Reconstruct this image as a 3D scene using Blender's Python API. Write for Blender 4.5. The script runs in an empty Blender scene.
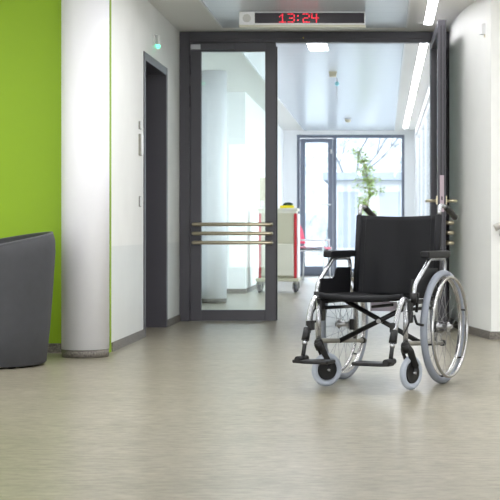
import bpy, math, random
from mathutils import Vector, Matrix
random.seed(7)
C = bpy.context.scene.collection
PI = math.pi
H = 2.62          # ceiling height

# ------------------------------------------------------------------ materials
def lin(c):
    return tuple((v/12.92 if v <= .04045 else ((v+.055)/1.055)**2.4) for v in [x/255 for x in c])+(1,)
def nd(t, ty, **kw):
    n = t.nodes.new(ty)
    for k, v in kw.items():
        if k in n.inputs: n.inputs[k].default_value = v
        else: setattr(n, k, v)
    return n
def mat(name, col, rough=.5, metal=0, var=0, vscale=(8,8,8), bump=0, bscale=(200,200,200), spec=.5, coat=0, emit=None, estr=0, detail=3):
    m = bpy.data.materials.new(name); m.use_nodes = True
    t = m.node_tree; b = t.nodes['Principled BSDF']
    b.inputs['Base Color'].default_value = lin(col)
    b.inputs['Roughness'].default_value = rough; b.inputs['Metallic'].default_value = metal
    b.inputs['Specular IOR Level'].default_value = spec
    b.inputs['Coat Weight'].default_value = coat
    tc = nd(t, 'ShaderNodeTexCoord')
    def noise(sc, d=detail):
        mp = nd(t, 'ShaderNodeMapping'); mp.inputs['Scale'].default_value = sc
        t.links.new(tc.outputs['Object'], mp.inputs['Vector'])
        n = nd(t, 'ShaderNodeTexNoise'); n.inputs['Scale'].default_value = 1; n.inputs['Detail'].default_value = d
        t.links.new(mp.outputs[0], n.inputs['Vector']); return n
    if var:
        n = noise(vscale); r = nd(t, 'ShaderNodeValToRGB')
        r.color_ramp.elements[0].position = .3; r.color_ramp.elements[1].position = .7
        r.color_ramp.elements[0].color = lin([max(0, c*(1-var)) for c in col]); r.color_ramp.elements[1].color = lin([min(255, c*(1+var)) for c in col])
        t.links.new(n.outputs['Fac'], r.inputs[0]); t.links.new(r.outputs[0], b.inputs['Base Color'])
    if bump:
        n = noise(bscale); bp = nd(t, 'ShaderNodeBump'); bp.inputs['Strength'].default_value = bump; bp.inputs['Distance'].default_value = .002
        t.links.new(n.outputs['Fac'], bp.inputs['Height']); t.links.new(bp.outputs[0], b.inputs['Normal'])
    if emit:
        b.inputs['Emission Color'].default_value = lin(emit); b.inputs['Emission Strength'].default_value = estr
    return m
def glass_mat(name, tint=(250,255,252), refl=1.0):
    m = bpy.data.materials.new(name); m.use_nodes = True; t = m.node_tree; t.nodes.clear()
    o = nd(t, 'ShaderNodeOutputMaterial'); mx = nd(t, 'ShaderNodeMixShader')
    tr = nd(t, 'ShaderNodeBsdfTransparent'); tr.inputs[0].default_value = lin(tint)
    gl = nd(t, 'ShaderNodeBsdfGlossy'); gl.inputs['Roughness'].default_value = .01
    fr = nd(t, 'ShaderNodeFresnel'); fr.inputs[0].default_value = 1.5
    mu = nd(t, 'ShaderNodeMath', operation='MULTIPLY'); mu.inputs[1].default_value = refl
    t.links.new(fr.outputs[0], mu.inputs[0]); t.links.new(mu.outputs[0], mx.inputs[0])
    t.links.new(tr.outputs[0], mx.inputs[1]); t.links.new(gl.outputs[0], mx.inputs[2]); t.links.new(mx.outputs[0], o.inputs[0])
    return m

M = {}
M['white'] = mat('white_plaster', (236,237,234), .75, var=.01, vscale=(3,3,3), bump=.08, bscale=(250,250,250))
M['wains'] = mat('washable_wall_paint', (223,225,222), .42, var=.01, vscale=(3,3,3))
M['bwhite'] = mat('bright_plaster', (246,247,248), .7, bump=.05)
M['ceil'] = mat('ceiling_plaster', (230,229,225), .8, bump=.05)
M['green'] = mat('green_paint', (140,176,10), .6, bump=.05)
M['col'] = mat('column_paint', (238,238,243), .45, bump=.05)
M['terr'] = mat('terrazzo_skirting', (104,99,93), .5, var=.35, vscale=(120,120,120))
M['frame'] = mat('anthracite_powder_coat', (66,64,71), .42, bump=.03)
M['frame2'] = mat('grey_window_frame', (118,124,140), .45)
M['door'] = mat('dark_door_laminate', (50,49,57), .45)
M['black'] = mat('black_plastic', (17,17,20), .42, spec=.4)
M['soft'] = mat('padded_black_vinyl', (20,20,23), .5, spec=.3, bump=.1)
M['nylon'] = mat('black_nylon', (11,12,17), .7, spec=.3, var=.12, vscale=(6,6,6), bump=.5, bscale=(28,28,10))
M['brass'] = mat('satin_nickel', (196,186,160), .32, metal=.9)
M['steel'] = mat('brushed_steel', (168,168,172), .35, metal=.9)
M['silver'] = mat('silver_tube', (186,188,194), .26, metal=.85)
M['grey'] = mat('grey_painted_tube', (150,148,140), .4, metal=.4)
M['chrome'] = mat('polished_rim', (190,190,192), .22, metal=.95)
M['spoke'] = mat('spoke_steel', (150,150,152), .35, metal=.6)
M['tyre'] = mat('grey_rubber_tyre', (142,148,160), .55)
M['caster'] = mat('light_grey_caster_tyre', (168,175,188), .5)
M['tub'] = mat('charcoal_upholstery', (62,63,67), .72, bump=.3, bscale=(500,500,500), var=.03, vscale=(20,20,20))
M['tub_shade'] = mat('charcoal_upholstery_shaded', (40,40,45), .7, bump=.3, bscale=(500,500,500))  # same upholstery, darkened to paint the shade inside the tub
M['beige'] = mat('cream_laminate', (190,186,160), .45)
M['cream'] = mat('pale_cream_edge', (208,205,186), .4)
M['red'] = mat('red_trim', (190,30,44), .4)
M['redfab'] = mat('crimson_shell', (214,40,84), .45)
M['whitepl'] = mat('white_plastic', (232,233,233), .35)
M['warmpl'] = mat('ivory_plastic', (200,192,165), .4)
M['yellow'] = mat('yellow_plastic', (232,214,20), .4)
M['dkgreen'] = mat('dark_green_cloth', (32,60,40), .8)
M['leaf'] = mat('leaf_green', (176,194,130), .5, var=.2, vscale=(6,6,6))
M['bark'] = mat('plant_bark', (140,118,90), .8)
M['pot'] = mat('grey_planter', (120,122,126), .5)
M['soil'] = mat('potting_soil', (70,52,40), .95)
M['mauve'] = mat('mauve_cloth', (215,206,220), .7)
M['screen'] = mat('dark_display_window', (24,14,24), .25, spec=.3)
M['led'] = mat('red_led', (120,10,20), .5, emit=(255,30,55), estr=2.2)
M['gled'] = mat('green_lamp', (160,255,215), .4, emit=(70,255,185), estr=2.0)
M['pink'] = mat('pinkish_lock_steel', (176,160,168), .5, metal=.3)
M['tree'] = mat('pale_bark', (92,94,98), .9)
M['ground'] = mat('frosty_ground', (150,156,156), .9, var=.08, vscale=(1,1,1))
M['facade'] = mat('pale_facade', (200,204,212), .8)
M['glass'] = glass_mat('clear_glass')
M['wglass'] = glass_mat('window_glass', (245,250,255), .6)
M['tube'] = mat('fluorescent_diffuser', (255,255,255), .5, emit=(252,251,255), estr=9)
M['fill_tube'] = mat('fill_diffuser', (255,255,255), .5, emit=(253,253,255), estr=17)
M['railm'] = mat('pale_grey_rail', (176,172,166), .4)
M['bluepl'] = mat('pale_turquoise_plastic', (150,214,220), .4)

# linoleum floor: marbled streaks running across the corridor
def floor_mat():
    m = bpy.data.materials.new('streaked_linoleum'); m.use_nodes = True; t = m.node_tree; b = t.nodes['Principled BSDF']
    tc = nd(t, 'ShaderNodeTexCoord')
    def nz(sc, det, rgh=.6):
        mp = nd(t, 'ShaderNodeMapping'); mp.inputs['Scale'].default_value = sc
        t.links.new(tc.outputs['Object'], mp.inputs['Vector'])
        n = nd(t, 'ShaderNodeTexNoise'); n.inputs['Scale'].default_value = 1; n.inputs['Detail'].default_value = det; n.inputs['Roughness'].default_value = rgh
        t.links.new(mp.outputs[0], n.inputs['Vector']); return n
    a = nz((12, 40, 1), 5, .75); c = nz((1.2, 4, 1), 3)
    r = nd(t, 'ShaderNodeValToRGB'); e = r.color_ramp.elements
    e[0].position = .36; e[0].color = lin((122,116,100)); e[1].position = .64; e[1].color = lin((170,164,147))
    t.links.new(a.outputs['Fac'], r.inputs[0])
    r2 = nd(t, 'ShaderNodeValToRGB'); e = r2.color_ramp.elements
    e[0].position = .3; e[0].color = lin((232,232,228)); e[1].position = .7; e[1].color = (1,1,1,1)
    t.links.new(c.outputs['Fac'], r2.inputs[0])
    mx = nd(t, 'ShaderNodeMixRGB', blend_type='MULTIPLY'); mx.inputs[0].default_value = 1
    t.links.new(r.outputs[0], mx.inputs[1]); t.links.new(r2.outputs[0], mx.inputs[2]); t.links.new(mx.outputs[0], b.inputs['Base Color'])
    b.inputs['Roughness'].default_value = .33; b.inputs['Specular IOR Level'].default_value = .5
    bp = nd(t, 'ShaderNodeBump'); bp.inputs['Strength'].default_value = .12; bp.inputs['Distance'].default_value = .001
    t.links.new(a.outputs['Fac'], bp.inputs['Height']); t.links.new(bp.outputs[0], b.inputs['Normal'])
    return m
M['floor'] = floor_mat()
def metal_ceiling_mat():
    m = bpy.data.materials.new('metal_ceiling_panels'); m.use_nodes = True; t = m.node_tree; b = t.nodes['Principled BSDF']
    tc = nd(t, 'ShaderNodeTexCoord'); sp = nd(t, 'ShaderNodeSeparateXYZ'); t.links.new(tc.outputs['Object'], sp.inputs[0])
    mu = nd(t, 'ShaderNodeMath', operation='MULTIPLY'); mu.inputs[1].default_value = 1/.30; t.links.new(sp.outputs['Y'], mu.inputs[0])
    fr = nd(t, 'ShaderNodeMath', operation='FRACT'); t.links.new(mu.outputs[0], fr.inputs[0])
    r = nd(t, 'ShaderNodeValToRGB'); e = r.color_ramp.elements
    e[0].position = 0; e[0].color = lin((190,196,204)); e[1].position = .05; e[1].color = lin((214,220,227))
    t.links.new(fr.outputs[0], r.inputs[0]); t.links.new(r.outputs[0], b.inputs['Base Color'])
    b.inputs['Metallic'].default_value = 0; b.inputs['Roughness'].default_value = .22; b.inputs['Specular IOR Level'].default_value = .22
    return m
M['mceil'] = metal_ceiling_mat()

# ------------------------------------------------------------------ mesh builder
class MB:
    def __init__(s): s.v = []; s.f = []; s.m = []; s.sm = []
    def add(s, vs, fs, mi=0, smooth=False):
        o = len(s.v); s.v += [tuple(p) for p in vs]
        for f in fs: s.f.append([i+o for i in f]); s.m.append(mi); s.sm.append(smooth)
        return s
    def box(s, x0, x1, y0, y1, z0, z1, mi=0):
        v = [(x, y, z) for z in (z0, z1) for y in (y0, y1) for x in (x0, x1)]
        return s.add(v, [(0,2,3,1),(4,5,7,6),(0,1,5,4),(2,6,7,3),(0,4,6,2),(1,3,7,5)], mi)
    def tube(s, pts, r, seg=10, mi=0, closed=False, sy=1.0):
        pts = [Vector(p) for p in pts]; n = len(pts)
        rs = r if isinstance(r, (list, tuple)) else [r]*n
        tang = []
        for i in range(n):
            if closed: a, b = pts[i-1], pts[(i+1) % n]
            else: a, b = pts[max(i-1, 0)], pts[min(i+1, n-1)]
            tang.append((b-a).normalized())
        up = Vector((0,0,1)) if abs(tang[0].z) < .9 else Vector((1,0,0))
        nrm = (up-tang[0]*up.dot(tang[0])).normalized()
        vs = []
        for i in range(n):
            if i: nrm = (nrm-tang[i]*nrm.dot(tang[i])).normalized()
            bn = tang[i].cross(nrm)
            for k in range(seg):
                a = 2*PI*k/seg
                vs.append(pts[i]+nrm*math.cos(a)*rs[i]+bn*math.sin(a)*rs[i]*sy)
        fs = []
        for i in range(n if closed else n-1):
            j = (i+1) % n
            for k in range(seg):
                l = (k+1) % seg
                fs.append((i*seg+k, i*seg+l, j*seg+l, j*seg+k))
        s.add(vs, fs, mi, True)
        if not closed:
            o = len(s.v)-len(vs)
            s.f.append([o+k for k in reversed(range(seg))]); s.m.append(mi); s.sm.append(False)
            s.f.append([o+(n-1)*seg+k for k in range(seg)]); s.m.append(mi); s.sm.append(False)
        return s
    def lathe(s, prof, origin, axis='z', seg=32, mi=0, smooth=True, caps=True):
        ox, oy, oz = origin; vs = []
        for (r, h) in prof:
            for k in range(seg):
                a = 2*PI*k/seg; c, d = r*math.cos(a), r*math.sin(a)
                vs.append((ox+c, oy+d, oz+h) if axis == 'z' else (ox+h, oy+c, oz+d) if axis == 'x' else (ox+c, oy+h, oz+d))
        fs = []
        for i in range(len(prof)-1):
            for k in range(seg):
                l = (k+1) % seg; fs.append((i*seg+k, i*seg+l, (i+1)*seg+l, (i+1)*seg+k))
        n = len(prof)
        s.add(vs, fs, mi, smooth); o = len(s.v)-len(vs)
        if caps and prof[0][0] > 1e-6: s.f.append([o+k for k in reversed(range(seg))]); s.m.append(mi); s.sm.append(False)
        if caps and prof[-1][0] > 1e-6: s.f.append([o+(n-1)*seg+k for k in range(seg)]); s.m.append(mi); s.sm.append(False)
        return s
    def prism(s, poly, axis, a0, a1, mi=0):
        n = len(poly)
        def P(p, a): return (a, p[0], p[1]) if axis == 'x' else (p[0], a, p[1]) if axis == 'y' else (p[0], p[1], a)
        vs = [P(p, a0) for p in poly]+[P(p, a1) for p in poly]
        fs = [tuple(reversed(range(n))), tuple(range(n, 2*n))]+[(i, (i+1) % n, n+(i+1) % n, n+i) for i in range(n)]
        return s.add(vs, fs, mi)
    def ring(s, c, R, r, axis='x', seg=64, ms=10, mi=0, sq=1.0):
        pts = []
        for k in range(seg):
            a = 2*PI*k/seg; p, q = R*math.cos(a), R*math.sin(a)
            pts.append((c[0], c[1]+p, c[2]+q) if axis == 'x' else (c[0]+p, c[1]+q, c[2]) if axis == 'z' else (c[0]+p, c[1], c[2]+q))
        return s.tube(pts, r, ms, mi, closed=True)
    def build(s, name, mats, parent=None, bevel=0, bseg=2, loc=None):
        me = bpy.data.meshes.new(name); me.from_pydata(s.v, [], s.f); me.update()
        for m in (mats if isinstance(mats, (list, tuple)) else [mats]): me.materials.append(m)
        me.polygons.foreach_set('material_index', s.m); me.polygons.foreach_set('use_smooth', s.sm)
        import bmesh
        bm = bmesh.new(); bm.from_mesh(me); bmesh.ops.recalc_face_normals(bm, faces=bm.faces)
        if bevel:
            ed = [e for e in bm.edges if len(e.link_faces) == 2 and e.calc_face_angle(0) > .6]
            bmesh.ops.bevel(bm, geom=ed, offset=bevel, segments=bseg, profile=.5, affect='EDGES')
        bm.to_mesh(me); bm.free()
        o = bpy.data.objects.new(name, me); C.objects.link(o)
        if loc: o.location = loc
        if parent: o.parent = parent
        return o
def smooth_path(ctrl, n=6):
    P = [Vector(p) for p in ctrl]; P = [P[0]*2-P[1]]+P+[P[-1]*2-P[-2]]; out = []
    for i in range(1, len(P)-2):
        for k in range(n):
            t = k/n; a, b, c, d = P[i-1], P[i], P[i+1], P[i+2]
            out.append(.5*((2*b)+(c-a)*t+(2*a-5*b+4*c-d)*t*t+(3*b-a-3*c+d)*t**3))
    out.append(P[-2]); return out
def fillet(ctrl, rad, n=5):
    P = [Vector(p) for p in ctrl]; out = [P[0]]
    for i in range(1, len(P)-1):
        a, b, c = P[i-1], P[i], P[i+1]
        r = min(rad, (a-b).length*.45, (c-b).length*.45)
        p, q = b+(a-b).normalized()*r, b+(c-b).normalized()*r
        for k in range(n+1):
            t = k/n; out.append(p*(1-t)**2+b*2*t*(1-t)+q*t*t)
    out.append(P[-1]); return out
def struct(o): o['kind'] = 'structure'; return o
def tag(o, label, cat, group=None, kind=None):
    o['label'] = label; o['category'] = cat
    if group: o['group'] = group
    if kind: o['kind'] = kind
    return o
def thing(name, label, cat, loc=(0,0,0), rz=0, group=None):
    o = bpy.data.objects.new(name, None); C.objects.link(o); o.location = loc; o.rotation_euler = (0,0,rz)
    return tag(o, label, cat, group)
B = lambda *a: MB().box(*a)

# ------------------------------------------------------------------ room shell
struct(B(-7, 4, -2, 27.2, -.12, 0).build('floor', M['floor']))
struct(B(-7, 4, -2, 27.2, H, H+.12).build('ceiling', M['ceil']))
def metal_ceiling(n, y0, y1):
    o = struct(B(-1.41, .20, y0, y1, H-.012, H-.001).build(n, M['mceil']))
    t = MB(); t.box(.20, .215, y0, y1, H-.018, H-.001); t.box(-1.425, -1.41, y0, y1, H-.018, H-.001)
    t.build('edge_trim', M['whitepl'], o)
metal_ceiling('trim_1', 1.0, 13.22); metal_ceiling('trim_2', 13.80, 26.9)

# green wall, left corridor wall with its deep door opening
struct(B(-7, -1.84, 10.10, 10.16, 0, H).build('wall_green', M['green']))
w = MB(); X0, X1 = -2.20, -1.84
for (y0, y1, z0) in ((10.16, 11.55, 0), (12.72, 13.60, 0), (11.55, 12.72, 2.16)):
    if z0 == 0:
        w.box(X0, X1, y0, y1, 0, .715, 1); w.box(X0, X1, y0, y1, .715, H, 0)
    else: w.box(X0, X1, y0, y1, z0, H, 0)
struct(w.build('wall_left', [M['white'], M['wains']]))
b = MB(); b.box(-1.84, -1.829, 10.16, 11.515, 0, .062); b.box(-1.84, -1.829, 12.765, 13.545, 0, .062)
struct(b.build('baseboard_left', M['terr']))
struct(B(-7, -1.86, 10.088, 10.10, 0, .062).build('baseboard_green', M['terr']))
d = MB()
d.box(-2.19, -1.832, 11.52, 11.59, 0, 2.20); d.box(-2.19, -1.832, 12.69, 12.76, 0, 2.20); d.box(-2.19, -1.832, 11.59, 12.69, 2.135, 2.20)
dr = struct(d.build('door_1', M['frame'], bevel=.003))
B(-2.17, -2.12, 11.592, 12.688, .006, 2.133).build('door_panel', M['door'], dr)
hb = MB().tube(fillet([(-2.118, 11.66, 1.05), (-2.07, 11.66, 1.05), (-2.07, 11.78, 1.05)], .02), .009)
hb.build('door_handle', M['brass'], dr)

# round columns
def column(x, y, wallname, label):
    t = thing('round_column', label, 'column', (x, y, 0))
    MB().lathe([(.154, .052), (.154, H-.001)], (0,0,0), seg=64).build('shaft', M['col'], t)
    MB().lathe([(.150, .001), (.151, .052)], (0,0,0), seg=64).build('plinth', M['terr'], t)
column(-1.94, 9.78, '', 'white round column in front of the green wall, beside the armchair')
column(-1.925, 17.0, '', 'white round column seen through the glass of the closed door leaf')

# corridor beyond the doors
w = MB(); w.box(-2.4, -2.14, 13.60, 19.5, 0, H); w.box(-2.4, -1.79, 19.5, 27.0, 0, H)
struct(w.build('wall_corridor_left', M['bwhite']))
b = MB(); b.box(-2.14, -2.13, 13.6, 19.49, 0, .06); b.box(-2.14, -1.78, 19.488, 19.5, 0, .06); b.box(-1.79, -1.78, 19.5, 26.95, 0, .06)
struct(b.build('baseboard_corridor_left', M['terr']))
w = MB(); w.box(.57, .80, 26.4, 27.0, 0, H); w.box(.57, .80, 13.66, 14.6, 0, H); w.box(.57, .80, 14.6, 26.4, 2.50, H); w.box(.57, .80, 14.6, 26.4, 0, .12)
struct(w.build('wall_corridor_right', M['bwhite']))
f = MB()
for y in (14.6, 16.95, 19.30, 21.65, 24.0, 26.34): f.box(.60, .66, y, y+.06, .12, 2.50)
f.box(.60, .66, 14.66, 26.34, 2.44, 2.50); f.box(.60, .66, 14.66, 26.34, .12, .18)
wo = struct(f.build('window_2', M['whitepl'])); B(.625, .631, 14.66, 26.34, .18, 2.44).build('pane', M['wglass'], wo)
# far wall around the window
w = MB(); w.box(-2.4, -1.55, 27.0, 27.2, 0, H); w.box(.385, .80, 27.0, 27.2, 0, H); w.box(-1.55, .385, 27.0, 27.2, 2.54, H)
struct(w.build('wall_far', M['bwhite']))

# curved right wall
CP = [(.60, 13.60), (.592, 13.2), (.612, 12.75), (.648, 12.3), (.700, 11.92), (.757, 11.60), (.815, 11.30)]
cs = smooth_path([(x, y, 0) for x, y in CP], 5)
w = MB(); n = len(cs); vs = []
for p in cs: vs += [(p.x, p.y, 0), (p.x, p.y, H)]
w.add(vs, [(2*i, 2*i+1, 2*i+3, 2*i+2) for i in range(n-1)], 0, True)
w.add([(.815, 11.30, 0), (.815, 11.30, H), (3.2, 11.30, 0), (3.2, 11.30, H), (3.2, 13.60, 0), (3.2, 13.60, H), (.60, 13.60, 0), (.60, 13.60, H)], [(0,1,3,2), (2,3,5,4), (4,5,7,6)])
struct(w.build('wall_right', M['white']))
b = MB(); vs = []
for i, p in enumerate(cs):
    a, c = cs[max(i-1, 0)], cs[min(i+1, n-1)]; t = (c-a).normalized(); nn = Vector((-t.y, t.x, 0))
    if nn.x > 0: nn = -nn
    q = p+nn*.012; vs += [(q.x, q.y, 0), (q.x, q.y, .06), (p.x, p.y, .06), (p.x, p.y, 0)]
b.add(vs, [(4*i+k, 4*i+(k+1), 4*i+5+k, 4*i+4+k) for i in range(n-1) for k in (0, 1)])
b.box(.803, 3.2, 11.288, 11.30, 0, .06)
struct(b.build('baseboard_right', M['terr']))

# front hall behind and beside the viewpoint
struct(B(-5.4, -5.2, -2, 10.10, 0, H-.001).build('wall_hall_left', M['white']))
struct(B(3.2, 3.4, -2, 11.30, 0, H-.001).build('wall_hall_right', M['white']))
w = MB(); w.box(-5.2, 3.2, -2.2, -2, 0, .1); w.box(-5.2, 3.2, -2.2, -2, 2.5, H-.001)
for x in (-5.2, -3.2, -1.2, .8, 3.05): w.box(x, x+.15, -2.2, -2, .1, 2.5)
struct(w.build('wall_rear', M['white']))
# ------------------------------------------------------------------ double door frame and leaves
FY = 13.55
d = MB()
d.box(-1.838, -1.745, FY, FY+.10, 0, H-.002); d.box(.425, .598, FY, FY+.10, 0, H-.002); d.box(-1.745, .425, FY, FY+.10, 2.522, H-.002)
d.box(-1.745, .425, FY-.012, FY, 2.552, 2.602)
df = struct(d.build('door_2', M['frame'], bevel=.004))
for (x, z) in ((-.72, 2.56),):
    MB().lathe([(.006, 0), (.006, -.012)], (x, FY-.0, z), 'y', 12).build('indicator_light', M['yellow'], df)
def leaf_mesh(L, T, Hh, st=.098, top=.082, bot=.098):
    m = MB(); m.box(0, st, 0, T, 0, Hh); m.box(L-st, L, 0, T, 0, Hh); m.box(st, L-st, 0, T, 0, bot); m.box(st, L-st, 0, T, Hh-top, Hh)
    return m
def pushbars(par, x0, x1, side, T, n='push_bar'):
    s = -1 if side < 0 else 1; y0 = -.001 if side < 0 else T+.001
    for z in (.872, .790, .707):
        MB().tube(fillet([(x0, y0, z), (x0, y0+s*.055, z), (x1, y0+s*.055, z), (x1, y0, z)], .015), .0165, 12).build(n, M['brass'], par)
# fixed left leaf
L = thing('door_leaf', 'closed grey framed glass door leaf on the left of the opening', 'door', (-1.742, FY+.002, .004), 0)
leaf_mesh(.775, .06, 2.516).build('leaf_frame', M['frame'], L, bevel=.003)
B(.098, .677, .024, .034, .098, 2.434).build('pane', M['glass'], L)
B(.773, .787, .008, .052, .004, 2.48).build('edge_seal', M['black'], L)
pushbars(L, .035, .735, -1, .06)
for z0, z1 in ((2.22, 2.40), (1.93, 2.12), (.10, .29)):
    MB().tube([(-.001, -.012, z0), (-.001, -.012, z1)], .009, 10).build('hinge', M['frame'], L)
B(.01, .40, -.055, -.004, 2.445, 2.495).build('door_closer', M['frame'], L, bevel=.004)
B(.012, .10, -.060, -.0555, 2.445, 2.490).build('closer_label', M['steel'], L)
# right leaf, opened towards the camera
a = math.atan2(-1.40, .016)
L = thing('door_leaf', 'open glass door leaf swung towards the viewer, with lock plate on its edge', 'door', (.428, FY-.004, .012), a)
leaf_mesh(1.40, .066, 2.516).build('leaf_frame', M['frame'], L, bevel=.003)
B(.098, 1.302, .028, .038, .098, 2.434).build('pane', M['glass'], L)
B(1.4005, 1.403, .022, .030, .02, 2.47).build('edge_seal', M['black'], L)
B(1.4005, 1.403, .048, .055, .02, 2.47).build('edge_seal', M['black'], L)
lk = B(1.401, 1.406, .016, .050, .96, 1.256).build('lock_plate', M['pink'], L)
B(1.4055, 1.4075, .028, .038, 1.055, 1.085).build('latch_bolt', M['black'], lk)
for s, y in ((-1, 0), (1, .066)):
    hp = B(1.345, 1.38, min(y, y+s*.012), max(y, y+s*.009), 1.02, 1.09).build('handle_plate', M['brass'], L, bevel=.002)
    MB().tube(fillet([(1.362, y+s*.012, 1.05), (1.362, y+s*.085, 1.05), (1.24, y+s*.085, 1.05)], .02), .0125, 12).build('lever_handle', M['brass'], hp)
pushbars(L, .06, 1.33, 1, .066)
for z0, z1 in ((2.22, 2.40), (1.93, 2.12), (.10, .29)):
    MB().tube([(-.004, .07, z0), (-.004, .07, z1)], .009, 10).build('hinge', M['frame'], L)

# ------------------------------------------------------------------ far window (glazed door + big pane)
Y = 27.02
f = MB(); f.box(-1.55, -1.50, Y, Y+.1, 0, 2.54); f.box(.335, .385, Y, Y+.1, 0, 2.54); f.box(-1.50, .335, Y, Y+.1, 2.485, 2.54)
f.box(-.90, -.84, Y, Y+.1, 0, 2.485); f.box(-.84, .335, Y, Y+.1, 0, .13); f.box(-1.50, -.90, Y, Y+.1, 0, .04)
wf = struct(f.build('window_1', M['frame2']))
f = MB(); f.box(-1.49, -1.40, Y-.03, Y+.05, .04, 2.47); f.box(-.99, -.905, Y-.03, Y+.05, .04, 2.47); f.box(-1.40, -.99, Y-.03, Y+.05, 2.40, 2.47); f.box(-1.40, -.99, Y-.03, Y+.05, .04, .17)
lf = f.build('casement_frame', M['frame2'], wf)
B(-1.40, -.99, Y+.01, Y+.02, .17, 2.40).build('pane', M['wglass'], wf)
B(-.84, .335, Y+.045, Y+.055, .13, 2.485).build('pane', M['wglass'], wf)
MB().tube(fillet([(-.95, Y-.031, 1.28), (-.95, Y-.075, 1.28), (-1.09, Y-.075, 1.28)], .02), .012).build('window_handle', M['whitepl'], wf)
for z in (.45, 2.2):
    MB().tube([(-.935, Y-.04, z), (-.935, Y-.04, z+.08)], .012).build('hinge', M['whitepl'], wf)

# ------------------------------------------------------------------ ceiling fittings
def strip(y0, y1, label):
    t = thing('strip_light', label, 'ceiling light', (.392, (y0+y1)/2, H), 0, 'linear lights right of the metal ceiling')
    h = (y1-y0)/2
    B(-.042, .042, -h, h, -.006, -.0005).build('light_housing', M['whitepl'], t)
    B(-.036, .036, -h+.01, h-.01, -.010, -.0065).build('diffuser', M['tube'], t)
strip(4.0, 13.05, 'long linear ceiling light in front of the door header')
strip(13.95, 26.3, 'long linear ceiling light running along the corridor beyond the doors')
for x, y0, y1 in ((-3.4, .0, 9.0), (-.7, 5.5, 11.2), (2.2, 4.5, 9.5)):  # added fill lights, out of view, to brighten the front hall
    t = thing('strip_light', 'added fill light along the front hall ceiling, unseen', 'ceiling light', (x, (y0+y1)/2, H-.012 if x == -.7 else H), 0, 'added fill lights of the front hall')
    h = (y1-y0)/2
    B(-.08, .08, -h, h, -.006, -.0005).build('light_housing', M['whitepl'], t); B(-.07, .07, -h+.01, h-.01, -.010, -.0065).build('diffuser', M['fill_tube'], t)
t = thing('ceiling_downlight', 'square white light panel in the metal ceiling just behind the door header', 'ceiling light', (-.63, 14.55, H-.012))
B(-.10, .10, -.27, .27, -.008, -.0005).build('panel_rim', M['whitepl'], t); B(-.09, .09, -.26, .26, -.011, -.0085).build('diffuser', M['tube'], t)
t = thing('ceiling_sensor', 'ivory box-shaped sensor hanging from the corridor ceiling', 'sensor', (-.565, 16.9, H-.012))
B(-.045, .045, -.04, .04, -.022, -.0005).build('mounting_plate', M['warmpl'], t); B(-.038, .038, -.035, .035, -.06, -.0225).build('sensor_body', M['warmpl'], t, bevel=.004)
t = thing('hanging_pull', 'small blue-white ball with a thin cord below the corridor ceiling', 'sensor', (-.54, 17.6, H-.012))
MB().tube([(0,0,-.001), (0,0,-.30)], .004, 8).build('cord', M['steel'], t)
MB().lathe([(.001,-.10), (.022,-.085), (.028,-.07), (.022,-.05), (.001,-.04)], (0,0,0), seg=20).build('ball', M['bluepl'], t)
t = thing('smoke_detector', 'small round smoke detector on the ceiling near the far window', 'smoke detector', (-.56, 24.0, H-.012))
MB().lathe([(.001,-.062), (.03,-.06), (.045,-.045), (.05,-.018)], (0,0,0), seg=24).build('sensor_cap', M['warmpl'], t); MB().lathe([(.055,-.017), (.055,-.001)], (0,0,0), seg=24).build('base', M['whitepl'], t)

# ------------------------------------------------------------------ clock display
YC = 12.2
def px(x, y, Yd): return ((x-383)/1500*Yd, .825+(230-y)/1500*Yd)
t = thing('clock_display', 'white ceiling clock with dark display reading 13:24 in red dots', 'clock', (-.66, YC, H-.014))
ox, oz = -.66, H-.014
def rx(v): return v-ox
x0, zt = px(239, 11.5, YC); x1, zb = px(365, 24.6, YC)
B(x0-ox, x1-ox, 0, .10, zb-oz, zt-oz).build('casing', M['whitepl'], t, bevel=.003)
B(x0-ox-.0, x1-ox+.004, -.004, .11, zb-oz-.022, zb-oz-.002).build('lower_rail', M['cream'], t, bevel=.003)
sx0, sz1 = px(254.8, 12.8, YC); sx1, sz0 = px(364.3, 23.2, YC)
B(sx0-ox, sx1-ox, -.004, -.0005, sz0-oz, sz1-oz).build('display_window', M['screen'], t)
cx, cz = px(246.8, 18.2, YC)
MB().lathe([(.034, -.001), (.032, -.005)], (cx-ox, 0, cz-oz), 'y', 32).build('speaker_grille', mat('grille_grey', (196,196,190), .6), t)
MB().lathe([(.012, 0), (.012, .012)], (.02, .05, -.012+.0), 'z', 16).build('ceiling_mount', M['steel'], t)
MB().lathe([(.012, 0), (.012, .012)], (-.36, .05, -.012), 'z', 16).build('ceiling_mount', M['steel'], t)
FONT = {'1': ['00100','01100','10100','00100','00100','00100','11111'], '3': ['11110','00001','00001','01110','00001','00001','11110'],
        '2': ['11110','00001','00001','01110','10000','10000','11111'], '4': ['10010','10010','10010','11111','00010','00010','00010'],
        ':': ['000','000','010','000','000','010','000']}
def glyph(ch, pxl, pxr, name):
    rows = FONT[ch]; nc = len(rows[0]); m = MB()
    xl, zt_ = px(pxl, 13.4, YC); xr, zb_ = px(pxr, 22.8, YC); cw = (xr-xl)/nc; chh = (zt_-zb_)/7
    for r, row in enumerate(rows):
        for c, v in enumerate(row):
            if v == '1':
                m.lathe([(.0033, -.001), (.0031, -.003)], (xl+cw*(c+.5)-ox, -.0035, zt_-chh*(r+.5)-oz), 'y', 10)
    m.build(name, M['led'], t)
glyph('1', 279, 286, 'digit'); glyph('3', 287.5, 295, 'digit'); [MB().lathe([(.0042, -.001), (.0038, -.003)], (px(298, yy, YC)[0]-ox, -.0035, px(298, yy, YC)[1]-oz), 'y', 10).build('colon_dot', M['led'], t) for yy in (16, 20.2)]; glyph('2', 302.5, 310, 'digit'); glyph('4', 311.2, 318.8, 'digit')

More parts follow.
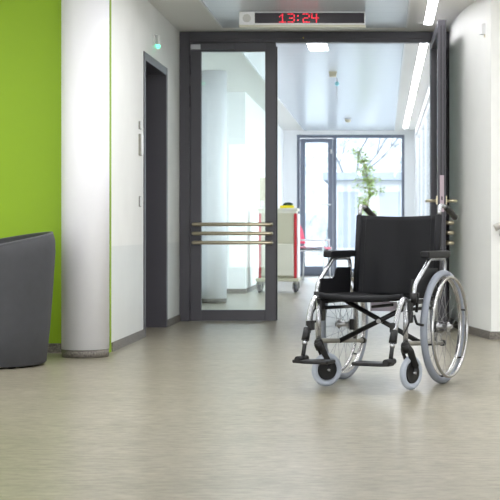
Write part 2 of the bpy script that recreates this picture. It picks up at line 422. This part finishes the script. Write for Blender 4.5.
# ------------------------------------------------------------------ wall fittings
t = thing('call_light', 'small white lamp with glowing green dome above the left doorway', 'lamp', (-1.84, 12.06, 2.335))
B(0, .012, -.03, .03, -.03, .065).build('back_plate', M['whitepl'], t, bevel=.004)
MB().lathe([(.017, .055), (.018, -.022)], (.032, 0, 0), seg=24).build('lamp_body', M['whitepl'], t)
MB().lathe([(.016, -.0225), (.018, -.030), (.016, -.042), (.009, -.049), (.001, -.051)], (.032, 0, 0), seg=24).build('lamp_dome', M['gled'], t)
for (nm, lab, cat, y, z0, z1, dp) in (('light_switch', 'upper small white switch left of the dark doorway', 'switch', 11.33, 1.585, 1.645, .018),
        ('door_intercom', 'tall white intercom unit left of the dark doorway', 'intercom', 11.33, 1.385, 1.55, .028),
        ('light_switch', 'lower white switch left of the dark doorway, under the intercom', 'switch', 11.34, 1.00, 1.08, .012)):
    t = thing(nm, lab, cat, (-1.84, y, z0))
    B(.0, dp*.6, -.04, .03, 0, z1-z0).build('shadow_backing', M['grey'], t, bevel=.002)  # grey backing paints a shadow outline around the white cover
    B(dp*.6+.0005, dp, -.034, .024, .006, z1-z0-.006).build('front_cover', M['whitepl'], t, bevel=.002)
t = thing('wall_sensor', 'small white box sensor high on the curved right wall', 'sensor', (.790, 11.50, 2.322), math.radians(22))
B(-.050, .0, -.030, .026, 0, .084).build('housing', M['whitepl'], t, bevel=.004)
B(-.022, -.006, -.024, -.008, -.022, -.0005).build('plug', M['warmpl'], t)
# handrail end at right
t = thing('handrail', 'end of a pale handrail with metal bracket at the right edge', 'handrail', (.835, 11.30, .875))
MB().tube(fillet([(.0, -.075, -.035), (.03, -.075, -.02), (1.6, -.075, -.02)], .02), .026, 14).build('rail', M['railm'], t)
MB().tube(fillet([(.06, -.07, -.05), (.06, -.07, -.085), (.06, -.0, -.085)], .025), .020, 12).build('bracket', M['steel'], t)
MB().tube(fillet([(1.2, -.07, -.05), (1.2, -.07, -.085), (1.2, -.0, -.085)], .025), .014, 10).build('bracket', M['steel'], t)

# ------------------------------------------------------------------ tub armchair
t = thing('tub_armchair', 'charcoal tub armchair in front of the green wall, cut off by the picture edge', 'armchair', (-2.42, 9.16, 0), 0)
SEG = 72; back = math.radians(25)
def rimh(phi):
    d_ = abs((phi-back+PI) % (2*PI)-PI); base = .738+.074*math.cos(d_)
    if d_ > 2.0:
        k = min((d_-2.0)/.45, 1); k = k*k*(3-2*k); base = base*(1-k)+.36*k
    return base
m = MB(); rows = []
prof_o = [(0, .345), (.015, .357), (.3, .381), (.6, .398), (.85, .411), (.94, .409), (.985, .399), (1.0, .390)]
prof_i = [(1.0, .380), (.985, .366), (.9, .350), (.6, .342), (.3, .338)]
for k in range(SEG):
    phi = 2*PI*k/SEG; h = rimh(phi); ring = []
    for (q, r) in prof_o: ring.append((r*math.cos(phi), r*math.sin(phi), .010+q*(h-.010)))
    for (q, r) in prof_i: ring.append((r*math.cos(phi), r*math.sin(phi), .010+q*(h-.010)))
    rows.append(ring)
nr = len(rows[0]); no = len(prof_o)
vs = [p for r in rows for p in r]
for i in range(nr-1):
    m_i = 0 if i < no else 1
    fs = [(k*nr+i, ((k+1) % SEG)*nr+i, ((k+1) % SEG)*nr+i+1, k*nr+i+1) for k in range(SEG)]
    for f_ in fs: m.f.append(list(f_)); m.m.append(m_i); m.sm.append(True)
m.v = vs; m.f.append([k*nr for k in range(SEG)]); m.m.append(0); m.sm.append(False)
m.build('shell', [M['tub'], M['tub_shade']], t)
MB().tube([((.392)*math.cos(2*PI*k/SEG), .392*math.sin(2*PI*k/SEG), rimh(2*PI*k/SEG)-.001) for k in range(SEG)], .0055, 8, closed=True).build('piping', mat('grey_piping', (88,89,93), .6), t)
MB().lathe([(.30, .20), (.338, .22), (.338, .40), (.32, .425), (.27, .435), (.001, .438)], (0,0,0), seg=48).build('seat_cushion', M['tub'], t)
for k in range(4):
    an = PI/4+k*PI/2
    MB().lathe([(.024, .0), (.026, .0095)], (.29*math.cos(an), .29*math.sin(an), 0), seg=16).build('foot', M['black'], t)

# ------------------------------------------------------------------ wheelchair
WC = thing('wheelchair', 'folding wheelchair with black seat and back, grey tyres and silver tubes', 'wheelchair', (.043, 8.16, 0), math.radians(-23))
def part(mb, name, m_, par=WC, **kw): return mb.build(name, m_, par, **kw)
# backrest sling (slightly curved, reclined)
def sling(z0, z1, W, y_at, sag, th, nx=16, nz=14, wr=0):
    m = MB(); g = []
    for side in (0, 1):
        for j in range(nz+1):
            for i in range(nx+1):
                u = i/nx*2-1; v = j/nz; z = z0+(z1-z0)*v
                y = y_at(v)+sag*(1-u*u)+(.006*math.sin(u*7+v*2.5)*(1-u*u)+.003*math.sin(u*17-v*4)*(1-u*u) if wr else 0)
                zz = z-(.010*(1-u*u) if j == nz else 0)
                g.append((u*W, y+(th if side else 0), zz))
    n1 = (nx+1)*(nz+1); fs = []
    for j in range(nz):
        for i in range(nx):
            a_ = j*(nx+1)+i; fs.append((a_, a_+1, a_+nx+2, a_+nx+1)); fs.append((n1+a_, n1+a_+nx+1, n1+a_+nx+2, n1+a_+1))
    for i in range(nx):
        fs.append((i, n1+i, n1+i+1, i+1)); a_ = nz*(nx+1)+i; fs.append((a_, a_+1, n1+a_+1, n1+a_))
    for j in range(nz):
        a_ = j*(nx+1); fs.append((a_, a_+nx+1, n1+a_+nx+1, n1+a_)); a_ += nx; fs.append((a_, n1+a_, n1+a_+nx+1, a_+nx+1))
    m.add(g, fs, 0, True); return m
bk = part(sling(.455, .909, .242, lambda v: .043+.060*v, .022, .008, wr=1), 'backrest', M['nylon'])
# folded hems round the posts
for uu in (-.80, .80):
    pts = []
    for v in [k/12 for k in range(13)]:
        pts.append((uu*.242, .043+.060*v+.022*(1-uu*uu)-.001+(.006*math.sin(uu*7+v*2.5)*(1-uu*uu)), .457+.448*v-.010*(1-uu*uu)*v))
    part(MB().tube(pts, .0022, 6), 'seam', M['soft'], bk)
for s in (-1, 1):
    part(MB().tube([(s*.233, .060, .47), (s*.235, .113, .905)], .0185, 14), 'back_sleeve', M['nylon'], bk)
# seat sling with rolled front hem
m = MB(); nx, ny = 18, 10; g = []
for side in (0, 1):
    for j in range(ny+1):
        for i in range(nx+1):
            u = i/nx*2-1; v = j/ny
            g.append((u*.235, -.40+.45*v, .492-.016*(1-u*u)-.008*v-(.022 if side else 0)))
n1 = (nx+1)*(ny+1); fs = []
for j in range(ny):
    for i in range(nx):
        a_ = j*(nx+1)+i; fs += [(a_, a_+1, a_+nx+2, a_+nx+1), (n1+a_, n1+a_+nx+1, n1+a_+nx+2, n1+a_+1)]
for i in range(nx):
    fs.append((i, n1+i, n1+i+1, i+1)); a_ = ny*(nx+1)+i; fs.append((a_, a_+1, n1+a_+1, n1+a_))
for j in range(ny):
    a_ = j*(nx+1); fs.append((a_, a_+nx+1, n1+a_+nx+1, n1+a_)); a_ += nx; fs.append((a_, n1+a_, n1+a_+nx+1, a_+nx+1))
m.add(g, fs, 0, True)
st = part(m, 'seat', M['nylon'])
m = MB().tube([(u/10*.235, -.402, .482-.016*(1-(u/10)**2)) for u in range(-10, 11)], .017, 12)
part(m, 'front_hem', M['nylon'], st)
part(B(-.10, .055, -.05, -.042, .385, .437), 'hanging_tag', M['mauve'])
for s in (-1, 1):
    # side frame
    part(MB().tube([(s*.247, -.395, .245), (s*.247, -.395, .455)], .0135, 14), 'caster_tube', M['silver'])
    part(MB().tube([(s*.238, -.41, .450), (s*.238, .06, .445)], .0125, 12), 'seat_rail', M['black'])
    part(MB().tube([(s*.225, -.36, .415), (s*.225, .05, .405)], .0095, 10), 'seat_support', M['black'])
    lr = part(MB().tube([(s*.238, -.385, .242), (s*.238, .15, .208)], .0125, 12), 'lower_rail', M['grey'])
    part(MB().tube([(s*.238, .150, .208), (s*.238, .178, .206)], .017, 12), 'end_cap', M['black'], lr)
    part(MB().tube([(s*.238, .052, .215), (s*.234, .060, .47), (s*.235, .113, .902)], .0125, 12), 'back_post', M['silver'])
    ht = part(MB().tube(fillet([(s*.235, .112, .897), (s*.238, .124, .962), (s*.243, .225, .947)], .055, 8), .0115, 12), 'handle_tube', M['silver'])
    part(MB().tube([(s*.243, .200, .952), (s*.243, .212, .947), (s*.245, .29, .917), (s*.245, .34, .897), (s*.245, .352, .892)], [.013, .0165, .0165, .018, .012], 14), 'push_grip', M['black'], ht)
    # front clamp block
    part(B(s*.25-.022, s*.25+.022, -.40, -.345, .405, .462), 'front_clamp', M['black'], bevel=.006)
    part(B(s*.25-.017, s*.25+.017, -.385, -.335, .345, .405), 'lower_clamp', M['black'], bevel=.006)
    # armrest
    au = .288 if s > 0 else .272
    pd = MB(); pd.box(au-.026 if s > 0 else -au-.026, au+.026 if s > 0 else -au+.026, -.235, .088, .677, .714)
    ar = part(pd, 'arm_pad', M['soft'], bevel=.009, bseg=3)
    part(MB().tube(fillet([(s*au, .045, .673), (s*au, -.165, .673), (s*au, -.195, .650), (s*(au-.004), -.365, .54), (s*(au-.004), -.375, .465)], .03), .0115, 12), 'armrest_tube', M['silver'])
    part(MB().tube(fillet([(s*au, -.05, .673), (s*au, .055, .669), (s*au, .065, .61), (s*.268, .03, .46)], .035), .0105, 12), 'armrest_tube', M['silver'])
    part(MB().tube([(s*(au-.004), -.375, .452), (s*(au-.004), -.374, .50)], .0165, 12), 'armrest_socket', M['black'])
    sp_ = MB().prism([(-.365, .470), (.03, .470), (.035, .62), (-.135, .624), (-.155, .612), (-.175, .578), (-.20, .566), (-.35, .568)], 'x', s*.258-.003, s*.258+.003)
    part(sp_, 'side_panel', M['soft'])
    # axle block and post bracket
    part(B(s*.238-.014, s*.238+.014, .01, .05, .275, .335), 'axle_bracket', M['black'], bevel=.005)
    # rear wheel
    AX = .03
    RW = part(MB().lathe([(.262, -.010), (.278, -.013), (.281, -.006), (.276, 0), (.281, .006), (.278, .013), (.262, .010), (.258, 0), (.262, -.010)], (s*.292, AX, .305), 'x', 72, caps=False), 'rear_wheel', M['chrome'])
    part(MB().ring((s*.292, AX, .305), .286, .0190, seg=80, ms=14), 'tyre', M['tyre'], RW)
    part(MB().ring((s*.333, AX, .305), .266, .0088, seg=80, ms=10), 'hand_rim', M['chrome'], RW)
    hp = [(.012, -.052), (.016, -.05), (.016, -.034), (.026, -.033), (.026, -.029), (.015, -.026), (.015, .026), (.026, .029), (.026, .033), (.014, .036), (.012, .05)]
    part(MB().lathe([(r, h) for r, h in hp], (s*.292, AX, .305), 'x', 24), 'hub', M['steel'], RW)
    for k in range(6):
        an = 2*PI*k/6+.3
        c_, s_ = math.cos(an), math.sin(an)
        part(MB().tube([(s*.300, AX+.268*c_, .305+.268*s_), (s*.335, AX+.262*c_, .305+.262*s_)], .005, 8), 'rim_bracket', M['black'], RW)
    NS = 28
    for k in range(NS):
        an = 2*PI*k/NS; sd = 1 if k % 2 else -1; ha = an+(.9 if (k//2) % 2 else -.9)
        part(MB().tube([(s*.292+sd*.030, AX+.023*math.cos(ha), .305+.023*math.sin(ha)), (s*.292, AX+.262*math.cos(an), .305+.262*math.sin(an))], .0011, 5), 'spoke', M['spoke'], RW)
    # caster: stem, fork, wheel; swivelled
    psi = math.radians(37 if s > 0 else 60)
    # trail direction in world (sin psi, cos psi) -> local angle
    wa = PI/2-psi; la = wa+math.radians(23); tx, ty = math.cos(la), math.sin(la)
    sx, sy = s*.247, -.395; trl = .048
    hx, hy = sx+tx*trl, sy+ty*trl; nx_, ny_ = -ty, tx
    fk = MB().lathe([(.019, .205), (.023, .215), (.023, .240), (.017, .250)], (sx, sy, 0), seg=20)
    for sd in (-1, 1):
        o_ = .024*sd
        pts = [(sx+nx_*o_*.3, sy+ny_*o_*.3, .232), (sx+tx*.008+nx_*o_, sy+ty*.008+ny_*o_, .205), (sx+tx*.03+nx_*o_, sy+ty*.03+ny_*o_, .160), (sx+tx*.055+nx_*o_, sy+ty*.055+ny_*o_, .115), (hx+nx_*o_, hy+ny_*o_, .082)]
        fk.tube(smooth_path(pts, 4), [.017]*4+[.019]*4+[.019]*4+[.014]*4+[.012], 10, sy=.42)
    fk.tube([(sx-tx*.004, sy-ty*.004, .238), (sx+tx*.012, sy+ty*.012, .200)], [.024, .026], 14)
    part(fk, 'caster_fork', M['black'])
    def rotated(mb):
        A = Matrix.Translation((hx, hy, .0885)) @ Matrix.Rotation(la, 4, 'Z')
        mb.v = [tuple(A @ Vector(p)) for p in mb.v]; return mb
    CW = part(rotated(MB().lathe([(.010, -.018), (.05, -.012), (.053, -.014), (.055, 0), (.053, .014), (.05, .012), (.010, .018)], (0,0,0), 'y', 36)), 'caster_wheel', M['black'])
    part(rotated(MB().ring((0,0,0), .0715, .0165, 'y', 48, 12)), 'tyre', M['caster'], CW)
    part(rotated(MB().lathe([(.006, -.034), (.006, .034)], (0,0,0), 'y', 14)), 'axle', M['steel'], CW)
    # footrest hanger
    hu = .238 if s > 0 else .252
    hg = part(MB().tube(fillet([(s*.248, -.375, .458), (s*.248, -.425, .474), (s*.249, -.462, .455), (s*(hu+.002), -.49, .39), (s*hu, -.535, .28)], .03), .0135, 14), 'footrest_hanger', M['silver'])
    part(MB().tube([(s*hu, -.522, .315), (s*hu, -.546, .255)], [.019, .0205], 14), 'hanger_clamp', M['black'], hg)
    part(B(s*hu-.016-.010*s, s*hu+.016-.010*s, -.530, -.480, .305, .355), 'clamp_lever', M['black'], hg, bevel=.006)
    part(MB().tube([(s*hu, -.545, .256), (s*hu, -.553, .232)], .0135, 12), 'extension_collar', M['silver'], hg)
    part(MB().tube([(s*hu, -.550, .240), (s*hu, -.575, .165)], .011, 12), 'footrest_post', M['black'], hg)
    fp = MB(); xi, xo = (.055, .252) if s > 0 else (-.090, -.292)
    tilt = .0
    P_ = [(xo, -.60), (xo, -.535), (s*.23, -.52), (xi, -.505), (xi-s*.008, -.52), (xi-s*.008, -.61), (xi, -.625), (s*.21, -.63)]
    P_ = [(x_, y_-.02) for x_, y_ in P_]; fp.prism(P_, 'z', .142, .160); F = part(fp, 'footplate', M['black'], bevel=.006)
    part(MB().tube([(s*hu, -.640, .163), (s*hu, -.535, .163)], .0165, 12), 'footplate_pivot', M['black'], F)
    # wheel lock
    part(MB().tube(fillet([(s*.268, -.33, .385), (s*.285, -.335, .34), (s*.325, -.345, .335)], .01), .007, 10), 'brake_lever', M['black'])
    part(MB().tube([(s*.275, -.315, .40), (s*.29, -.33, .50)], .008, 10), 'brake_arm', M['black'])
    part(MB().tube(smooth_path([(s*.262, -.36, .44), (s*.278, -.40, .39), (s*.272, -.43, .33), (s*.262, -.47, .29)]), .005, 8), 'strap', M['black'])
# cross brace
part(MB().tube([(-.228, -.13, .452), (.235, -.13, .222)], .0135, 12, sy=.8), 'cross_brace', M['black'])
part(MB().tube([(-.235, -.158, .226), (.228, -.158, .452)], .0135, 12, sy=.8), 'cross_brace', M['black'])
part(MB().lathe([(.012, -.175), (.012, -.11)], (0, 0, .338), 'y', 16), 'brace_bolt', M['steel'])
part(MB().tube([(.02, -.30, .422), (.16, -.36, .438)], .008, 10), 'fold_lever', M['black'])

# ------------------------------------------------------------------ medicine trolley
t = thing('supply_trolley', 'cream medical trolley with red corner posts on castors beyond the door', 'trolley', (-1.395, 19.8, 0))
B(-.235, .235, .0, .44, .19, 1.06).build('cabinet_body', M['beige'], t, bevel=.004)
B(-.262, .268, -.02, .46, 1.075, 1.115).build('top_tray', M['cream'], t, bevel=.008)
B(-.25, .25, -.012, .45, 1.045, 1.074).build('top_rail', M['cream'], t)
for x in (-.247, .222):
    B(x, x+.035, -.018, .03, .19, 1.044).build('corner_post', M['red'], t, bevel=.004)
B(.2585, .275, .0, .44, .19, 1.04).build('side_panel', M['whitepl'], t, bevel=.004)
B(-.205, .215, -.012, -.0005, .655, 1.03).build('upper_front', M['beige'], t, bevel=.004)
dw = B(-.205, .215, -.045, -.0005, .215, .645).build('bin_front', M['cream'], t, bevel=.012)
B(-.285, .285, -.04, .48, .145, .188).build('chassis', M['beige'], t, bevel=.008)
for x in (-.245, .235):
    for y in (.03, .40):
        w = MB().lathe([(.02, -.022), (.055, -.02), (.06, -.01), (.06, .01), (.055, .02), (.02, .022)], (x, y+.02, .061), 'x', 24)
        cw = w.build('caster', mat('dark_grey_caster', (82,82,86), .5), t)
        MB().lathe([(.025, .10), (.03, .144)], (x, y, 0), seg=16).box(x-.036, x-.026, y-.025, y+.035, .04, .125).box(x+.026, x+.036, y-.025, y+.035, .04, .125).build('caster_bracket', M['grey'], cw)
t = thing('desk_screen', 'narrow ivory upright screen on the trolley, half hidden behind the door stile', 'screen', (-1.56, 19.98, 1.116))
B(-.05, .06, -.03, .05, 0, .012).build('base', M['whitepl'], t); B(-.085, .085, -.005, .012, .0125, .41).build('panel', M['warmpl'], t, bevel=.004)
B(.0855, .0935, -.004, .012, .02, .40).build('edge_strip', M['bluepl'], t)
B(-.07, -.02, -.02, -.0055, .02, .10).build('note_card', M['whitepl'], t)
t = thing('supply_tray', 'low yellow tray lying on top of the trolley', 'tray', (-1.275, 19.95, 1.116))
B(-.09, .09, -.08, .08, 0, .01).box(-.09, .09, -.09, -.08, 0, .035).box(-.09, .09, .08, .09, 0, .035).box(-.09, -.08, -.08, .08, 0, .035).box(.08, .09, -.08, .08, 0, .035).build('tray_body', M['yellow'], t)
t = MB()
NA, NB = 16, 8; vs = []; random.seed(3)
for j in range(NB+1):
    for i in range(NA):
        th = PI*j/NB; ph = 2*PI*i/NA; r = 1+.14*math.sin(3*ph+2*th)+.08*math.sin(5*ph)
        vs.append((.068*r*math.sin(th)*math.cos(ph), .055*r*math.sin(th)*math.sin(ph), .036+.032*math.cos(th)))
t.add(vs, [(j*NA+i, j*NA+(i+1) % NA, (j+1)*NA+(i+1) % NA, (j+1)*NA+i) for j in range(NB) for i in range(NA)], 0, True)
tag(t.build('cloth_bundle', M['dkgreen'], loc=(-1.265, 19.95, 1.126)), 'crumpled dark green cloth bundle in the yellow tray', 'cloth')

# ------------------------------------------------------------------ red visitor chair
t = thing('visitor_chair', 'red shell chair with white metal arms and legs near the far window', 'chair', (-1.12, 24.3, 0), math.radians(80))
def shell(prof, w, th=.012):
    m = MB(); N = 10; vs = []
    for side in (0, 1):
        for (y, z, ww) in prof:
            for i in range(N+1):
                u = i/N*2-1; vs.append((u*w*ww, y-.03*(u*u)*(1 if z > .62 else 0), z+(-th if side else 0)+.012*u*u*(0 if z > .62 else 1)))
    n1 = len(prof)*(N+1); fs = []
    for j in range(len(prof)-1):
        for i in range(N):
            a_ = j*(N+1)+i; fs += [(a_, a_+1, a_+N+2, a_+N+1), (n1+a_, n1+a_+N+1, n1+a_+N+2, n1+a_+1)]
    for i in range(N):
        fs.append((i, n1+i, n1+i+1, i+1)); a_ = (len(prof)-1)*(N+1)+i; fs.append((a_, a_+1, n1+a_+1, n1+a_))
    return m.add(vs, fs, 0, True)
shell([(-.24, .525, .95), (-.2, .54, 1), (0, .53, 1), (.18, .535, 1), (.22, .56, .95)], .235).build('seat', M['redfab'], t)
sb = MB(); N = 12; vs = []
for side in (0, 1):
    for j in range(9):
        v = j/8; ww = .15+.07*math.sin(v*PI*.9+.25); z = .60+.33*v
        for i in range(N+1):
            u = i/N*2-1; vs.append((u*ww, .235+.07*v-.05*u*u+(.014 if side else 0), z-.03*u*u*(v > .8)))
n1 = 9*(N+1); fs = []
for j in range(8):
    for i in range(N):
        a_ = j*(N+1)+i; fs += [(a_, a_+1, a_+N+2, a_+N+1), (n1+a_, n1+a_+N+1, n1+a_+N+2, n1+a_+1)]
for i in range(N): fs.append((i, n1+i, n1+i+1, i+1)); a_ = 8*(N+1)+i; fs.append((a_, a_+1, n1+a_+1, n1+a_))
sb.add(vs, fs, 0, True); sb.build('backrest', M['redfab'], t)
B(-.21, .21, -.20, .20, .482, .512).build('seat_pan', M['black'], t, bevel=.006)
for s in (-1, 1):
    MB().tube([(s*.24, -.22, .0), (s*.235, -.20, .66)], .011, 10).build('leg', M['whitepl'], t)
    MB().tube([(s*.24, .24, .0), (s*.235, .20, .66)], .011, 10).build('leg', M['whitepl'], t)
    MB().tube([(s*.235, -.21, .662), (s*.235, .21, .662)], .014, 10).build('armrest', M['whitepl'], t)
    MB().tube([(s*.236, -.2, .49), (s*.236, .2, .49)], .010, 10).build('side_rail', M['whitepl'], t)

# ------------------------------------------------------------------ potted tree at the window
t = thing('potted_tree', 'slender leafy indoor tree in a planter in front of the far window', 'plant', (-.24, 25.4, 0))
MB().lathe([(.15, 0), (.19, .40), (.20, .42), (.185, .42), (.18, .38)], (0,0,0), seg=40).build('planter', M['pot'], t)
MB().lathe([(.178, .37), (.001, .385)], (0,0,0), seg=32).build('soil', M['soil'], t)
stem = smooth_path([(0,0,.37), (.02,0,.8), (-.02,.01,1.2), (.02,0,1.5), (-.06,0,1.85), (-.16,0,2.15)], 5)
tr = MB().tube(stem, [.012-.008*i/(len(stem)-1) for i in range(len(stem))], 8)
lv = MB(); random.seed(11)
def leaf(m, p, d_, L_, w_):
    d_ = d_.normalized(); sdv = d_.cross(Vector((random.uniform(-.4,.4), random.uniform(-.4,.4), 1))).normalized(); up_ = sdv.cross(d_)
    q = [p, p+d_*L_*.35+sdv*w_+up_*.004, p+d_*L_, p+d_*L_*.35-sdv*w_+up_*.004, p+d_*L_*.4-up_*.004]
    m.add(q, [(0,1,4), (1,2,4), (2,3,4), (3,0,4)], 0, False)
for k in range(70):
    z = random.uniform(.95, 2.12); q = min(stem, key=lambda s_: abs(s_.z-z)); an = random.uniform(0, 2*PI)
    rr = random.uniform(.05, .27)*(1.15-abs(z-1.45)*.75)
    e_ = Vector((q.x+rr*math.cos(an), q.y+rr*math.sin(an)*.8, q.z+random.uniform(.0, .16)))
    tr.tube([q, (q+e_)/2+Vector((0,0,.02)), e_], [.004, .003, .002], 5)
    for c in range(16):
        f_ = random.uniform(.3, 1.05); p = q.lerp(e_, f_)+Vector((random.uniform(-.05,.05), random.uniform(-.05,.05), random.uniform(-.05,.05)))
        leaf(lv, p, Vector((random.uniform(-1,1), random.uniform(-1,1), random.uniform(-.6,.3))), random.uniform(.04,.065), random.uniform(.012,.019))
lm = M['leaf'].node_tree; pb = lm.nodes['Principled BSDF']; out = lm.nodes['Material Output']
tl = nd(lm, 'ShaderNodeBsdfTranslucent'); tl.inputs[0].default_value = lin((176,206,110)); ms = nd(lm, 'ShaderNodeMixShader'); ms.inputs[0].default_value = .45
lm.links.new(pb.outputs[0], ms.inputs[1]); lm.links.new(tl.outputs[0], ms.inputs[2]); lm.links.new(ms.outputs[0], out.inputs[0])
tr.build('trunk', M['bark'], t); lv.build('foliage', M['leaf'], t)

# ------------------------------------------------------------------ outdoors
struct(B(-30, 30, 27.2, 80, -.35, -.15).build('ground', M['ground']))
def bare_tree(x, y, h, seed, label):
    rnd = random.Random(seed); m = MB()
    def grow(p, d_, L_, r, dep):
        pts = [p]; dd = d_.copy()
        for k in range(4):
            dd = (dd+Vector((rnd.uniform(-.22,.22), rnd.uniform(-.22,.22), rnd.uniform(-.05,.15)))).normalized(); pts.append(pts[-1]+dd*L_/4)
        m.tube(pts, [r*(1-.12*k) for k in range(5)], 5)
        if dep:
            for k in range(4 if dep > 1 else 5):
                q = pts[rnd.choice((2,3,4))]; ax = Vector((rnd.uniform(-1,1), rnd.uniform(-1,1), rnd.uniform(.1,1)))
                grow(q, (dd*.6+ax).normalized(), L_*rnd.uniform(.5,.75), r*.42, dep-1)
    grow(Vector((0,0,-.15)), Vector((0,0,1)), h*.45, h*.009, 4)
    tag(m.build('bare_tree', M['tree'], loc=(x, y, 0)), label, 'tree', 'bare trees outside the far window')
bare_tree(-2.3, 39, 6.5, 1, 'bare pale tree outside, seen through the narrow left window pane')
bare_tree(.75, 37, 7.5, 2, 'bare pale tree outside at the right of the big pane')
bare_tree(-1.1, 49, 8, 5, 'bare pale tree outside behind the potted tree')
fac = thing('garden_pavilion', 'low flat-roofed pale building outside, seen through the big window pane', 'building', (-.35, 40, -.15))
M['pavw'] = mat('pavilion_render', (166,168,170), .85); M['pavr'] = mat('pavilion_roof', (128,134,144), .85)
B(-1.1, 1.15, 0, 3, 0, 2.30).build('wall', M['pavw'], fac); B(-1.25, 1.3, -.3, 3.2, 2.301, 2.50).build('roof', M['pavr'], fac)
for x in (-.85, .25): B(x, x+.55, -.02, -.001, .5, 2.0).build('window', M['pavr'], fac)
m = MB(); NX, NY = 160, 30; rnd = random.Random(4); vs = []
for j in range(NY+1):
    for i in range(NX+1):
        x = -22+44*i/NX; y = 56+14*(j/NY); z = -.2+8.5*(j/NY)**.6
        vs.append((x+rnd.uniform(-.1,.1), y+rnd.uniform(-.25,.25), z+(rnd.uniform(-.12,.12) if j else 0)))
m.add(vs, [(j*(NX+1)+i, j*(NX+1)+i+1, (j+1)*(NX+1)+i+1, (j+1)*(NX+1)+i) for j in range(NY) for i in range(NX)], 0, False)
tag(m.build('winter_thicket', mat('bare_thicket', (142,147,150), .95, var=.16, vscale=(2.2,2.2,2.2), detail=8)), 'pale bare winter thicket on the slope filling the view outside', 'thicket', kind='stuff')

# ------------------------------------------------------------------ world, lights, camera
wd = bpy.data.worlds.new('World'); bpy.context.scene.world = wd; wd.use_nodes = True
bg = wd.node_tree.nodes['Background']; bg.inputs[0].default_value = (.955, .98, 1, 1); bg.inputs[1].default_value = 3.4
cam = bpy.data.cameras.new('camera'); co = bpy.data.objects.new('camera', cam); C.objects.link(co)
co.location = (0, 0, .825); co.rotation_euler = (PI/2, 0, 0)
cam.sensor_width = 36; cam.lens = 108; cam.shift_x = -133/500; cam.shift_y = -20/500
cam.clip_end = 200
cam.dof.use_dof = True; cam.dof.focus_distance = 8.0; cam.dof.aperture_fstop = 10
sc = bpy.context.scene; sc.camera = co
sc.view_settings.view_transform = 'Standard'; sc.view_settings.look = 'None'; sc.view_settings.gamma = 1; sc.view_settings.exposure = 0.9
sc.view_settings.use_curve_mapping = False
